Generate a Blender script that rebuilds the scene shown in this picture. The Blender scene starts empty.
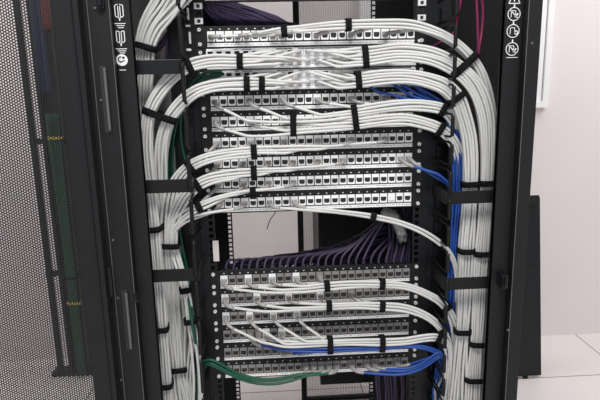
import bpy, math, random
from mathutils import Vector, Matrix
random.seed(7)
S = bpy.context.scene
COL = S.collection
V = Vector
FLOOR = -1.40
U = 0.04445
W = 0.435
# ---------------------------------------------------------------- camera
F = 550.0
CAM = V((-0.0963, -1.1941, -0.0825)); YAW, PIT, ROL = 0.05365, 0.20758, -0.02229
fw = V((math.sin(YAW)*math.cos(PIT), math.cos(YAW)*math.cos(PIT), -math.sin(PIT)))
r0 = V((math.cos(YAW), -math.sin(YAW), 0)); u0 = r0.cross(fw)
rt = r0*math.cos(ROL) + u0*math.sin(ROL); up = -r0*math.sin(ROL) + u0*math.cos(ROL)
cd = bpy.data.cameras.new('camera'); cam = bpy.data.objects.new('camera', cd); COL.objects.link(cam)
cd.sensor_width = 36; cd.lens = 36*F/600; cd.clip_start = 0.02
M = Matrix((rt, up, -fw)).transposed().to_4x4(); M.translation = CAM
cam.matrix_world = M; S.camera = cam

def P(px, py, Y=0.0):
    "measured point of the photograph at real depth Y"
    d = fw*F + rt*(px-300) - up*(py-200)
    return CAM + d*((Y-CAM.y)/d.y)

# ---------------------------------------------------------------- materials
def mat(name, col, rough=.5, metal=0, spec=.5, coat=0, noise=0, nscale=40, bump=0, trans=0):
    m = bpy.data.materials.new(name); m.use_nodes = True; nt = m.node_tree
    b = nt.nodes['Principled BSDF']
    b.inputs['Base Color'].default_value = (*col, 1); b.inputs['Roughness'].default_value = rough
    b.inputs['Metallic'].default_value = metal; b.inputs['Specular IOR Level'].default_value = spec
    b.inputs['Coat Weight'].default_value = coat
    if trans: b.inputs['Transmission Weight'].default_value = trans
    tc = nt.nodes.new('ShaderNodeTexCoord'); n = nt.nodes.new('ShaderNodeTexNoise')
    n.inputs['Scale'].default_value = nscale; n.inputs['Detail'].default_value = 4
    nt.links.new(tc.outputs['Object'], n.inputs['Vector'])
    if noise:
        mx = nt.nodes.new('ShaderNodeMix'); mx.data_type = 'RGBA'
        mx.inputs[6].default_value = (*[c*(1-noise) for c in col], 1)
        mx.inputs[7].default_value = (*[min(1, c*(1+noise)) for c in col], 1)
        nt.links.new(n.outputs['Fac'], mx.inputs[0]); nt.links.new(mx.outputs[2], b.inputs['Base Color'])
    if bump:
        bp = nt.nodes.new('ShaderNodeBump'); bp.inputs['Strength'].default_value = bump; bp.inputs['Distance'].default_value = .001
        nt.links.new(n.outputs['Fac'], bp.inputs['Height']); nt.links.new(bp.outputs['Normal'], b.inputs['Normal'])
    return m
BLACK = mat('black_powder_coat', (.0085, .009, .010), .5, 0, .32, 0, .15, 60, .05)
BLACK2 = mat('black_satin_steel', (.006, .0068, .009), .36, 0, .35, 0, .2, 30)
PBLACK = mat('black_plastic', (.006, .006, .0065), .5, 0, .3, 0, .1, 80)
VELCRO = mat('black_velcro', (.008, .008, .008), .95, 0, .15, 0, .4, 900, .5)
WHITE = mat('white_cable_sheath', (.60, .60, .585), .45, 0, .5, 0, .03, 25)
WHITE_SHADED = mat('pale_grey_cable_sheath', (.42, .42, .40), .5, 0, .4, 0, .05, 25)  # white sheath darkened: shade of the rear cables put into the colour
BLUE = mat('blue_cable_sheath', (.008, .06, .30), .4)
GREEN = mat('green_cable_sheath', (.003, .075, .042), .42)
PURPLE = mat('purple_cable_sheath', (.05, .037, .082), .5)
PINK = mat('magenta_cable_sheath', (.22, .02, .085), .4)
RED = mat('dark_red_cable_sheath', (.16, .02, .02), .5)
NAVY = mat('navy_cable_sheath', (.015, .02, .09), .5)
PLUG = mat('smoky_clear_plug', (.33, .32, .31), .3, 0, .6, .2)
JACKW = mat('white_jack_bezel', (.95, .95, .95), .3, 0, .6, .2)
JACKG = mat('grey_jack_bezel', (.25, .238, .23), .4, 0, .5, 0, .1, 200)
BLANK = mat('white_blank_insert', (.9, .9, .9), .3)
HOLE = mat('dark_socket', (.015, .014, .014), .6)
STEEL = mat('bright_zinc_screw', (.88, .88, .88), .3, .35)
SWITCH = mat('silver_switch_face', (.92, .92, .93), .3, .05)
PRINT = mat('white_print', (.8, .8, .8), .5)
INK = mat('black_print', (.02, .02, .02), .6)
WALLM = mat('painted_wall', (.79, .735, .73), .65, 0, .3, 0, .02, 3, .02)
FRAMEW = mat('white_board_frame', (.86, .86, .86), .35)
YELLOW = mat('yellow_tie', (.6, .45, .08), .5)
FOAM = mat('grey_foam', (.40, .42, .40), .9, 0, .2, 0, .35, 160, .6)
PALE = mat('pale_sticker', (.66, .62, .60), .6)  # plate in place of the rail cutout, and the centre bracket
CYL = mat('brushed_grey_panel', (.10, .105, .10), .5)  # also the black left side panel, with light put into its colour

def floor_mat():
    m = mat('speckled_floor_tiles', (.66, .61, .60), .35, 0, .4); nt = m.node_tree; b = nt.nodes['Principled BSDF']
    g = nt.nodes.new('ShaderNodeNewGeometry'); sx = nt.nodes.new('ShaderNodeSeparateXYZ'); nt.links.new(g.outputs['Position'], sx.inputs[0])
    def mth(op, a, b_=None):
        n = nt.nodes.new('ShaderNodeMath'); n.operation = op
        for i, q in enumerate((a, b_)):
            if q is None: continue
            if isinstance(q, (int, float)): n.inputs[i].default_value = q
            else: nt.links.new(q, n.inputs[i])
        return n.outputs[0]
    def joint(o, off):
        fr = mth('FRACT', mth('DIVIDE', mth('SUBTRACT', o, off), .6))
        return mth('LESS_THAN', mth('ABSOLUTE', mth('SUBTRACT', fr, .5)), .4965)
    j = mth('MULTIPLY', joint(sx.outputs['X'], 1.475-3.6), joint(sx.outputs['Y'], 1.0-3.6))
    ns = nt.nodes.new('ShaderNodeTexNoise'); ns.inputs['Scale'].default_value = 260; nt.links.new(g.outputs['Position'], ns.inputs['Vector'])
    cr = nt.nodes.new('ShaderNodeValToRGB'); cr.color_ramp.elements[0].position = .32; cr.color_ramp.elements[0].color = (.62, .57, .56, 1)
    cr.color_ramp.elements[1].position = .5; cr.color_ramp.elements[1].color = (.80, .75, .74, 1); nt.links.new(ns.outputs['Fac'], cr.inputs[0])
    mx = nt.nodes.new('ShaderNodeMix'); mx.data_type = 'RGBA'; mx.inputs[6].default_value = (.06, .05, .05, 1)
    nt.links.new(cr.outputs[0], mx.inputs[7]); nt.links.new(j, mx.inputs[0]); nt.links.new(mx.outputs[2], b.inputs['Base Color'])
    return m
def perf_mat(name, col, p, rh, R):
    m = mat(name, col, .45); nt = m.node_tree; b = nt.nodes['Principled BSDF']; out = nt.nodes['Material Output']
    tc = nt.nodes.new('ShaderNodeTexCoord'); sx = nt.nodes.new('ShaderNodeSeparateXYZ'); nt.links.new(tc.outputs['Object'], sx.inputs[0])
    def mth(op, a, b_=None):
        n = nt.nodes.new('ShaderNodeMath'); n.operation = op
        for i, q in enumerate((a, b_)):
            if q is None: continue
            if isinstance(q, (int, float)): n.inputs[i].default_value = q
            else: nt.links.new(q, n.inputs[i])
        return n.outputs[0]
    # staggered columns of round holes
    u = mth('ADD', mth('DIVIDE', sx.outputs['X'], rh), 500.0); col_i = mth('FLOOR', u)
    du = mth('MULTIPLY', mth('SUBTRACT', mth('FRACT', u), .5), rh)
    v = mth('ADD', mth('ADD', mth('DIVIDE', sx.outputs['Z'], p), 500.0), mth('MULTIPLY', mth('MODULO', col_i, 2.0), .5))
    dv = mth('MULTIPLY', mth('SUBTRACT', mth('FRACT', v), .5), p)
    d = mth('SQRT', mth('ADD', mth('MULTIPLY', du, du), mth('MULTIPLY', dv, dv)))
    hole = mth('LESS_THAN', d, R)
    tr = nt.nodes.new('ShaderNodeBsdfTransparent'); ms = nt.nodes.new('ShaderNodeMixShader')
    nt.links.new(hole, ms.inputs[0]); nt.links.new(b.outputs[0], ms.inputs[1]); nt.links.new(tr.outputs[0], ms.inputs[2])
    nt.links.new(ms.outputs[0], out.inputs['Surface'])
    return m
def strip_mat():
    m = mat('printed_label_strip', (.84, .84, .83), .35); nt = m.node_tree; b = nt.nodes['Principled BSDF']
    tc = nt.nodes.new('ShaderNodeTexCoord'); mp = nt.nodes.new('ShaderNodeMapping'); mp.inputs['Scale'].default_value = (420, 1, 420)
    n = nt.nodes.new('ShaderNodeTexNoise'); n.inputs['Scale'].default_value = 1; n.inputs['Detail'].default_value = 1
    nt.links.new(tc.outputs['Object'], mp.inputs[0]); nt.links.new(mp.outputs[0], n.inputs['Vector'])
    sx = nt.nodes.new('ShaderNodeSeparateXYZ'); nt.links.new(tc.outputs['Object'], sx.inputs[0])
    a = nt.nodes.new('ShaderNodeMath'); a.operation = 'COMPARE'; a.inputs[1].default_value = .004; a.inputs[2].default_value = .0009
    nt.links.new(sx.outputs['Z'], a.inputs[0])
    g = nt.nodes.new('ShaderNodeMath'); g.operation = 'GREATER_THAN'; g.inputs[1].default_value = .5; nt.links.new(n.outputs['Fac'], g.inputs[0])
    q = nt.nodes.new('ShaderNodeMath'); q.operation = 'MULTIPLY'; nt.links.new(a.outputs[0], q.inputs[0]); nt.links.new(g.outputs[0], q.inputs[1])
    mx = nt.nodes.new('ShaderNodeMix'); mx.data_type = 'RGBA'; mx.inputs[6].default_value = (.94, .94, .93, 1); mx.inputs[7].default_value = (.3, .3, .3, 1)
    nt.links.new(q.outputs[0], mx.inputs[0]); nt.links.new(mx.outputs[2], b.inputs['Base Color'])
    return m
STRIP = strip_mat()
PERF = perf_mat('perforated_black_steel', (.008, .008, .0085), .0052, .0045, .00162)
PERFR = perf_mat('perforated_rear_door_steel', (.34, .34, .34), .0075, .0066, .0030)

# ---------------------------------------------------------------- mesh helpers
def new_obj(name, verts, faces, m, parent=None, smooth=False, bevel=0):
    me = bpy.data.meshes.new(name); me.from_pydata([tuple(v) for v in verts], [], faces)
    for mm in (m if isinstance(m, (list, tuple)) else [m]): me.materials.append(mm)
    if smooth: me.polygons.foreach_set('use_smooth', [True]*len(me.polygons))
    me.update(); o = bpy.data.objects.new(name, me); COL.objects.link(o)
    if parent: o.parent = parent
    if bevel:
        b = o.modifiers.new('bevel', 'BEVEL'); b.width = bevel; b.segments = 2; b.limit_method = 'ANGLE'
    return o
class MB:
    def __init__(s): s.v = []; s.f = []; s.mi = []
    def add(s, vs, fs, mi=0):
        n = len(s.v); s.v += [V(v) for v in vs]; s.f += [tuple(i+n for i in f) for f in fs]; s.mi += [mi]*len(fs)
    def box(s, x0, x1, y0, y1, z0, z1, mi=0):
        s.add([(x0,y0,z0),(x1,y0,z0),(x1,y1,z0),(x0,y1,z0),(x0,y0,z1),(x1,y0,z1),(x1,y1,z1),(x0,y1,z1)],
              [(0,3,2,1),(4,5,6,7),(0,1,5,4),(1,2,6,5),(2,3,7,6),(3,0,4,7)], mi)
    def cyl(s, c, ax, r, h, n=12, mi=0, r2=None):
        c = V(c); ax = V(ax).normalized(); a = ax.orthogonal().normalized(); b = ax.cross(a); r2 = r if r2 is None else r2
        vs = []
        for k, rr in ((0, r), (1, r2)):
            for i in range(n):
                t = 2*math.pi*i/n; vs.append(c + ax*h*k + (a*math.cos(t)+b*math.sin(t))*rr)
        s.add(vs, [tuple(range(n))[::-1], tuple(range(n, 2*n))] + [(i, (i+1) % n, n+(i+1) % n, n+i) for i in range(n)], mi)
    def plate(s, xs, zs, hole, y0, y1, mi=0):
        "solid plate between y0 (front) and y1 with square cells left out where hole(i,j)"
        nx, nz = len(xs)-1, len(zs)-1
        fl = lambda i, j: 0 <= i < nx and 0 <= j < nz and not hole(i, j)
        for i in range(nx):
            for j in range(nz):
                if not fl(i, j): continue
                a, b, c, d = xs[i], xs[i+1], zs[j], zs[j+1]
                s.add([(a,y0,c),(b,y0,c),(b,y0,d),(a,y0,d)], [(0,1,2,3)], mi)
                s.add([(a,y1,c),(b,y1,c),(b,y1,d),(a,y1,d)], [(3,2,1,0)], mi)
                if not fl(i-1, j): s.add([(a,y0,c),(a,y1,c),(a,y1,d),(a,y0,d)], [(3,2,1,0)], mi)
                if not fl(i+1, j): s.add([(b,y0,c),(b,y1,c),(b,y1,d),(b,y0,d)], [(0,1,2,3)], mi)
                if not fl(i, j-1): s.add([(a,y0,c),(b,y0,c),(b,y1,c),(a,y1,c)], [(3,2,1,0)], mi)
                if not fl(i, j+1): s.add([(a,y0,d),(b,y0,d),(b,y1,d),(a,y1,d)], [(0,1,2,3)], mi)
    def build(s, name, m, parent=None, bevel=0, smooth=False):
        o = new_obj(name, s.v, s.f, m, parent, smooth, bevel)
        if any(s.mi): o.data.polygons.foreach_set('material_index', s.mi)
        return o
def tag(o, label=None, cat=None, group=None, kind=None):
    if label: o['label'] = label
    if cat: o['category'] = cat
    if group: o['group'] = group
    if kind: o['kind'] = kind
    return o
def empty(name, loc, label=None, cat=None, group=None):
    o = bpy.data.objects.new(name, None); COL.objects.link(o); o.location = loc; o.empty_display_size = .02
    return tag(o, label, cat, group)
def local(o, parent):
    o.parent = parent; o.matrix_parent_inverse = Matrix.Translation(-V(parent.location)); return o

def smooth_path(pts, step=.012):
    pts = [V(p) for p in pts]; out = []
    ext = [pts[0]*2-pts[1]] + pts + [pts[-1]*2-pts[-2]]
    for i in range(1, len(ext)-2):
        p0, p1, p2, p3 = ext[i-1:i+3]
        d = (p2-p1).length; n = max(1, int(d/step+.5))
        t01 = max((p1-p0).length, 1e-5)**.5; t12 = max(d, 1e-5)**.5; t23 = max((p3-p2).length, 1e-5)**.5
        m1 = (p2-p1) + ((p1-p0)/t01 - (p2-p0)/(t01+t12))*t12
        m2 = (p2-p1) + ((p3-p2)/t23 - (p3-p1)/(t12+t23))*t12
        for k in range(n):
            t = k/n; t2 = t*t; t3 = t2*t
            out.append(p1*(2*t3-3*t2+1) + m1*(t3-2*t2+t) + p2*(-2*t3+3*t2) + m2*(t3-t2))
    out.append(pts[-1]); return out
def tube_geo(path, r, n=8, r2=None):
    vs = []; fs = []; N = len(path)
    T = [(path[min(i+1, N-1)]-path[max(i-1, 0)]).normalized() for i in range(N)]
    a = T[0].orthogonal().normalized()
    for i in range(N):
        a = (a - T[i]*a.dot(T[i])).normalized(); b = T[i].cross(a)
        rr = r if r2 is None else r+(r2-r)*i/(N-1)
        for k in range(n):
            t = 2*math.pi*k/n; vs.append(path[i] + (a*math.cos(t)+b*math.sin(t))*rr)
        if i:
            for k in range(n):
                q = (i-1)*n; fs.append((q+k, q+(k+1) % n, q+n+(k+1) % n, q+n+k))
    fs.append(tuple(range(n))[::-1]); fs.append(tuple(range((N-1)*n, N*n)))
    return vs, fs
def tube(name, path, r, m, parent=None, n=8, r2=None):
    vs, fs = tube_geo(path, r, n, r2); return new_obj(name, vs, fs, m, parent, True)

# ---------------------------------------------------------------- setting
mb = MB(); mb.box(-3.2, 3.2, -2.2, 1.45, FLOOR-.05, FLOOR); tag(mb.build('floor', floor_mat()), kind='structure')
mb = MB(); mb.box(-3.2, 3.2, 1.40, 1.50, FLOOR, 1.45); tag(mb.build('wall_back', WALLM), kind='structure')
mb = MB(); mb.box(-3.3, -3.2, -2.2, 1.5, FLOOR, 1.45); tag(mb.build('wall_left', WALLM), kind='structure')
mb = MB(); mb.box(3.2, 3.3, -2.2, 1.5, FLOOR, 1.45); tag(mb.build('wall_right', WALLM), kind='structure')

# white framed board on the wall, upper right
b = empty('wall_board', (0, 1.39, 0), 'white framed board fixed to the wall behind the right rack post', 'board')
mb = MB(); mb.box(.35, 1.19, 1.372, 1.398, -.19, 1.0); local(mb.build('board_panel', mat('white_board_face', (.86,.85,.85), .3)), b)
mb = MB(); mb.plate([.33, .352, 1.195, 1.222], [-.215, -.188, .98, 1.01], lambda i, j: i == 1 and j == 1, 1.36, 1.399)
local(mb.build('board_frame', FRAMEW, bevel=.002), b)

# ---------------------------------------------------------------- cabinet
ZT, ZB = .62, FLOOR+.03
cab = empty('server_cabinet', (0, 0, FLOOR), 'tall open black server cabinet standing on the tiled floor, full of patch panels', 'server cabinet')
def cpart(mbx, name, m, bevel=0, parent=None, **k):
    o = mbx.build(name, m, None, bevel, **k)
    if parent is None: local(o, cab)
    else: o.parent = parent
    return o
posts = {}
for sd in (-1, 1):
    mb = MB()
    xo, xm, xi = (-.432, -.372, -.340) if sd < 0 else (.419, .392, .356)
    a, c = sorted((xo, xm)); mb.box(a, c, -.150, -.085, ZB, ZT)
    a, c = sorted((xm, xi)); mb.box(a, c, -.130, -.118, ZB, ZT)
    a, c = sorted((xi+sd*.003, xi)); mb.box(a, c, -.130, -.114, ZB, ZT)
    posts[sd] = cpart(mb, 'front_post', BLACK, .0015)
mb = MB(); mb.box(-.3725, -.3712, -.1515, -.150, ZB, ZT); mb.box(-.4105, -.4092, -.1515, -.150, ZB, ZT); e_ = cpart(mb, 'edge_trim', mat('worn_edge', (.10,.10,.10), .4));  # thin paler strips paint the light catching the post edges
mb = MB(); mb.box(.3915, .3928, -.1515, -.150, ZB, ZT); cpart(mb, 'edge_trim', e_.data.materials[0])  # same painted highlight on the right post
for sd in (-1, 1):                                                  # side panels, rear posts, roof, base
    x0, x1 = sorted((sd*.398, sd*.405))
    mb = MB(); mb.box(x0, x1, -.085, .90, ZB+.02, ZT); cpart(mb, 'side_panel', BLACK if sd > 0 else CYL)  # left side greyer: light on the black interior put into its colour
    mb = MB(); x0, x1 = sorted((sd*.355, sd*.40)); mb.box(x0, x1, .86, .90, ZB, ZT); cpart(mb, 'rear_post', BLACK, .002)
mb = MB(); mb.box(-.41, .41, -.15, .90, ZT, ZT+.02); cpart(mb, 'roof_panel', BLACK, .002)
mb = MB(); mb.box(-.41, .41, -.14, -.09, ZB-.02, ZB+.05); cpart(mb, 'base_beam', BLACK, .002)
# recessed handle slots, screws and the print on the posts
def slot(p0, p1, w):
    o = empty('handle_slot', (0, 0, 0)); bpy.data.objects.remove(o)
    mb = MB(); a, b_ = V(p0), V(p1); cx = (a.x+b_.x)/2
    mb.box(cx-w/2, cx+w/2, -.1515, -.1495, b_.z, a.z); o = cpart(mb, 'handle_slot', INK, .0008)
    m2 = MB(); m2.box(cx+w*.12, cx+w*.55, -.1575, -.1512, b_.z+.004, a.z-.004)
    h = m2.build('slot_rib', CYL, None, .0025); h.parent = o
slot(P(103, 66, -.15), P(108, 133, -.15), .012)
slot(P(126, 290, -.15), P(128, 350, -.15), .012)
k = 0
for px, py in ((95, 8), (101, 100), (113, 240), (118, 298), (121, 380), (508, 330), (532, 43)):
    q = P(px, py, -.151 if px < 500 else -.151); mb = MB(); mb.cyl((q.x, -.1495, q.z), (0, -1, 0), .0022, .0025); cpart(mb, 'screw', CYL)
for (px, py, w, h) in ((504, 281, .012, .03), (137, 297, .008, .02), (101, 3, .012, .02)):
    q = P(px, py, -.152); mb = MB(); mb.box(q.x-w/2, q.x+w/2, -.158, -.1495 if px != 504 else -.128, q.z-h/2, q.z+h/2)
    mb.box(q.x-w/4, q.x+w/4, -.165, -.157, q.z-h/3, q.z+h/3); cpart(mb, 'latch', BLACK2, .001)
# printed pictograms (front faces at Y=-.130 inner step left, right)
def ring(mb, c, r, w, y, n=28, a0=0, a1=2*math.pi):
    vs = []; fs = []
    for i in range(n+1):
        t = a0+(a1-a0)*i/n
        vs += [(c[0]+r*math.cos(t), y, c[1]+r*math.sin(t)), (c[0]+(r-w)*math.cos(t), y, c[1]+(r-w)*math.sin(t))]
        if i: fs.append((2*i-2, 2*i-1, 2*i+1, 2*i))
    mb.add(vs, fs)
def seg(mb, a, b_, w, y):
    a = V((a[0], 0, a[1])); b_ = V((b_[0], 0, b_[1])); t = (b_-a).normalized(); n = V((t.z, 0, -t.x))*w/2; o = V((0, y, 0))
    mb.add([a+n+o, b_+n+o, b_-n+o, a-n+o], [(0, 1, 2, 3)])
def post_print(name, draw, px, py, Y=-.1302):
    mb = MB(); q = P(px, py, Y); draw(mb, q.x, q.z, Y-.0003); return cpart(mb, name, PRINT)
def door_icon(open_):
    def d(mb, x, z, y):
        h, w = .0118, .0072
        for s in (-1, 1):
            seg(mb, (x+s*w, z-h+.003), (x+s*w, z+h-.002), .0016, y)
            seg(mb, (x+s*w*.25, z-h), (x+s*w*.25, z+h-.003), .0014, y)
            seg(mb, (x+s*w, z+h-.002), (x+s*w*.2, z+h-(0 if open_ else .003)), .0014, y)
            seg(mb, (x+s*w, z-h+.003), (x+s*w*.2, z-h), .0014, y)
        seg(mb, (x, z-h-.005), (x, z-h), .0022, y)
        for i in range(3):
            seg(mb, (x-.010+.003*i, z-h-.010-.0036*i), (x+.010-.002*i, z-h-.010-.0036*i), .0013, y)
    return d
def pocket_icon(mb, x, z, y):
    r = .0105
    mb.add([(x+r*math.cos(t*math.pi/12), y, z+r*math.sin(t*math.pi/12)) for t in range(24)], [tuple(range(24))])
    seg(mb, (x-.006, z-.018), (x+.006, z-.018), .0013, y)
post_print('printed_door_symbol', door_icon(True), 119, 11)
post_print('printed_door_symbol', door_icon(False), 120.5, 36.5)
ic = post_print('printed_round_symbol', pocket_icon, 122, 60)
mb = MB(); q = P(122, 60, -.1302); y = -.1308
ring(mb, (q.x-.002, q.z+.001), .0055, .0022, y, 16, 1.2, 5.2); seg(mb, (q.x-.004, q.z-.004), (q.x+.005, q.z-.001), .002, y); ring(mb, (q.x+.003, q.z+.004), .0024, .0024, y, 12)
g = mb.build('symbol_figure', INK); g.parent = ic
def warn(slash):
    def d(mb, x, z, y):
        r = .0125; ring(mb, (x, z), r, .0015, y)
        seg(mb, (x-.0055, z-.006), (x-.0055, z+.006), .0013, y); seg(mb, (x-.0055, z+.006), (x+.003, z+.006), .0013, y)
        seg(mb, (x+.003, z+.006), (x+.003, z-.006), .0013, y)
        if slash: seg(mb, (x-r*.7, z+r*.7), (x+r*.7, z-r*.7), .0018, y); seg(mb, (x+.002, z-.006), (x+.008, z+.001), .003, y)
        else: ring(mb, (x+.006, z-.003), .004, .002, y, 12)
        seg(mb, (x, z+r), (x, z+r+.005), .0025, y)
    return d
def tri(mb, x, z, y):
    seg(mb, (x-.011, z-.006), (x+.011, z-.006), .0016, y); seg(mb, (x-.011, z-.006), (x, z+.013), .0016, y); seg(mb, (x+.011, z-.006), (x, z+.013), .0016, y)
    seg(mb, (x, z-.003), (x, z+.005), .002, y)
post_print('printed_warning_triangle', tri, 514.5, 0)
for (px, py, s) in ((514, 14, True), (513, 31, False), (512, 49, True)): post_print('printed_warning_symbol', warn(s), px, py)
post_print('printed_caption', lambda mb, x, z, y: seg(mb, (x-.011, z), (x+.011, z), .0012, y), 512, 57.5)

# brackets crossing the cable channels
for (x0, x1, pa, Y, m) in ((-.355, -.262, (160, 67), -.104, BLACK2), (-.350, -.256, (170, 186), -.104, PBLACK), (-.350, -.254, (175, 275), -.104, PBLACK),
                       (.266, .362, (469, 197), -.104, PBLACK), (.268, .362, (467, 283), -.104, PBLACK)):
    z = P(*pa, Y).z; mb = MB(); mb.box(x0, x1, Y-.003, Y, z-.0135, z+.0135)
    xe = x0 if x0 > 0 else x1; a, c = sorted((xe, xe-(.004 if x0 > 0 else -.004))); mb.box(a, c, Y-.003, -.01, z-.0135, z+.0135)
    cpart(mb, 'cross_bracket', m, .001)
# mounting rails with square holes
def rail(x0, x1, xh, y0, y1, z0, z1, name):
    xs = [x0, xh-.0048, xh+.0048, x1]; zs = [z0]; zc = -.003
    n0 = int(math.ceil((z0-zc)/(U/3)))+0; hs = []
    z = zc + n0*U/3 + U/6
    while z < z1-.008: hs.append(z); z += U/3
    for z in hs: zs += [z-.0048, z+.0048]
    zs.append(z1)
    mb = MB(); mb.plate(xs, zs, lambda i, j: i == 1 and j % 2 == 1, y0, y1)
    xf0, xf1 = (x0, x0+.002) if abs(x0) > abs(x1) else (x1-.002, x1)
    mb.box(xf0, xf1, y1, y1+.04, z0, z1)
    return cpart(mb, name, BLACK2)
for sd in (-1, 1):
    a, c = sorted((sd*.2235, sd*.2560)); rail(a, c, sd*.2325, .002, .004, ZB+.03, ZT-.02, 'front_rail')
    a, c = sorted((sd*.2235, sd*.354)); rail(a, c, sd*.2325, .535, .537, ZB+.03, ZT-.02, 'rear_rail')
# cage nuts in the empty unit above the top panel
for sd in (-1, 1):
    for j in (0, 2):
        z = -.003+U+U/6+j*U/3; x = sd*.2325
        mb = MB(); xs = [x-.0085, x-.0035, x+.0035, x+.0085]; zs = [z-.006, z-.0035, z+.0035, z+.006]
        mb.plate(xs, zs, lambda i, jj: i == 1 and jj == 1, -.002, .0018); mb.box(x-.0036, x+.0036, .0005, .0018, z-.0036, z+.0036, 1)
        cpart(mb, 'cage_nut', [STEEL, HOLE], .0008)
q = P(216, 251, .001); mb = MB(); mb.box(q.x-.0065, q.x+.0065, .0005, .0019, q.z-.024, q.z+.024); cpart(mb, 'rail_sticker', PALE)  # pale plate in place of a rail cutout with bright wall behind

# rear right door leaf, perforated
dr = empty('perforated_rear_door', (.20, .91, ZB), 'half-width perforated rear door seen through the open gaps between panels', 'cabinet door')
mb = MB(); mb.plate([.006, .028, .37, .396], [FLOOR+.003, FLOOR+.012, ZT-.06, ZT-.03], lambda i, j: i == 1 and j == 1, .905, .930); local(mb.build('door_frame', BLACK, bevel=.002), dr)
mb = MB(); mb.add([(.028, .918, FLOOR+.012), (.37, .918, FLOOR+.012), (.37, .918, ZT-.06), (.028, .918, ZT-.06)], [(0, 1, 2, 3)]); local(mb.build('perforated_sheet', PERFR), dr)

# vertical cable managers with finger rings
for sd, X, pitch, ln, nm in ((-1, -.256, .088, .078, 'left'), (1, .270, .0575, .046, 'right')):
    mg = empty('vertical_cable_manager', (X, 0, FLOOR), 'black vertical cable manager with finger rings, %s of the patch panels' % nm, 'cable manager')
    mb = MB(); a, c = sorted((sd*.2565, sd*.300)); mb.box(a, c, .004, .030, ZB+.03, ZT-.02)
    local(mb.build('back_channel', BLACK2, bevel=.001), mg)
    z = .14+4*pitch
    while z > -1.0:
        mb = MB(); w = .0042
        pth = smooth_path([(X, -.012, z-.002), (X, -.100, z-.001), (X, -.107, z-.004), (X, -.108, z-.009), (X, -.108, z-ln+.009), (X, -.107, z-ln+.004), (X, -.100, z-ln+.001), (X, .006, z-ln)], .012)
        vs, fs = tube_geo(pth, .0026, 6); mb.add(vs, fs)
        vs, fs = tube_geo(smooth_path([(X, -.1095, z-.003), (X, -.1095, z-.007), (X, -.1095, z-ln+.007), (X, -.1095, z-ln+.003)], .01), .0042, 8); mb.add(vs, fs)
        vs, fs = tube_geo([V((X, -.014, z-.002)), V((X, .006, z-.002))], .0028, 6); mb.add(vs, fs)
        local(mb.build('finger_ring', PBLACK, smooth=True), mg)
        # small clip in the back channel
        m2 = MB(); xx = X+sd*.012; m2.box(xx-.006, xx+.006, -.004, .0045, z-.04, z-.018); m2.box(xx-.009, xx-.006, -.008, .0045, z-.043, z-.015)
        local(m2.build('retaining_clip', BLACK2, bevel=.001), mg)
        z -= pitch

for (px, py, w, h) in ((188, 14, .0045, .024), (190, 38, .0045, .024), (187, 4, .008, .004), (188, 26, .010, .004), (189, 50, .010, .005), (419, 41, .006, .006)):
    q = P(px, py, 0); mb = MB(); mb.box(q.x-w/2, q.x+w/2, -.004, .0045, q.z-h/2, q.z+h/2); cpart(mb, 'zinc_fitting', STEEL, .001)
# ---------------------------------------------------------------- patch panels
JP = W/24
def jack_mesh(m, name, filled=False):
    mb = MB(); w = JP/2-.0011
    xs = [-w, -.0062, -.0046, -.0024, .0024, .0046, .0062, w]; zs = [0, .0036, .0056, .0076, .0136, .0205]
    def hole(i, j):
        if filled or not (1 <= i <= 5): return False
        if j == 3: return True
        if j == 2: return 1 <= i <= 5
        if j == 1: return 2 <= i <= 4 or False
        return False
    mb.plate(xs, zs, hole, -.0040, 0)
    if not filled:
        mb.box(-.0066, .0066, -.0030, -.0002, .0030, .0140, 1)
    else:
        mb.box(-.0062, .0062, -.0065, -.0040, .0050, .0145, 0)
    mb.box(-w+.0005, w-.0005, 0, .02, .001, .0195, 1)
    me = bpy.data.meshes.new(name); me.from_pydata([tuple(v) for v in mb.v], [], mb.f); me.materials.append(m); me.materials.append(HOLE)
    me.polygons.foreach_set('material_index', mb.mi); me.update(); return me
JM = {'w': jack_mesh(JACKW, 'jack'), 'g': jack_mesh(JACKG, 'jack_grey'), 'b': jack_mesh(BLANK, 'jack_blank', True)}
_m = MB(); _m.cyl((0, -.0045, 0), (0, 1, 0), .0038, .004, 12, 0, .0042); _m.box(-.0014, .0014, -.0048, -.0043, -.0003, .0003, 1); _m.box(-.0003, .0003, -.0048, -.0043, -.0014, .0014, 1)
_me = _m.build('tmp', [STEEL, HOLE]); SCREW = _me.data; bpy.data.objects.remove(_me); SCREW.name = 'screw'
def zof(k): return -U*k - {0: .003, 1: .0042, 2: .0035, 3: .001}.get(k, 0)
def port(k, i, row=0):
    return V((-W/2+(i+.5)*JP, -.004, zof(k)+.020))
plabels = {-2: 'patch panel cut by the top edge, above the purple cables', 0: 'top complete patch panel, above the two silver switches',
 3: 'patch panel directly below the lower silver switch', 4: 'second patch panel below the silver switches', 5: 'third patch panel below the silver switches',
 6: 'patch panel with a blue cable at its right end', 7: 'last but one patch panel above the open gap',
 8: 'patch panel right above the open gap with purple cables',
 12: 'patch panel directly below the open gap', 13: 'second patch panel below the open gap', 14: 'third patch panel below the gap, white cables drooping from it',
 15: 'fourth patch panel below the gap', 16: 'patch panel partly hidden by a blue cable run', 17: 'lowest patch panel, green cables drooping from its middle'}
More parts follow.
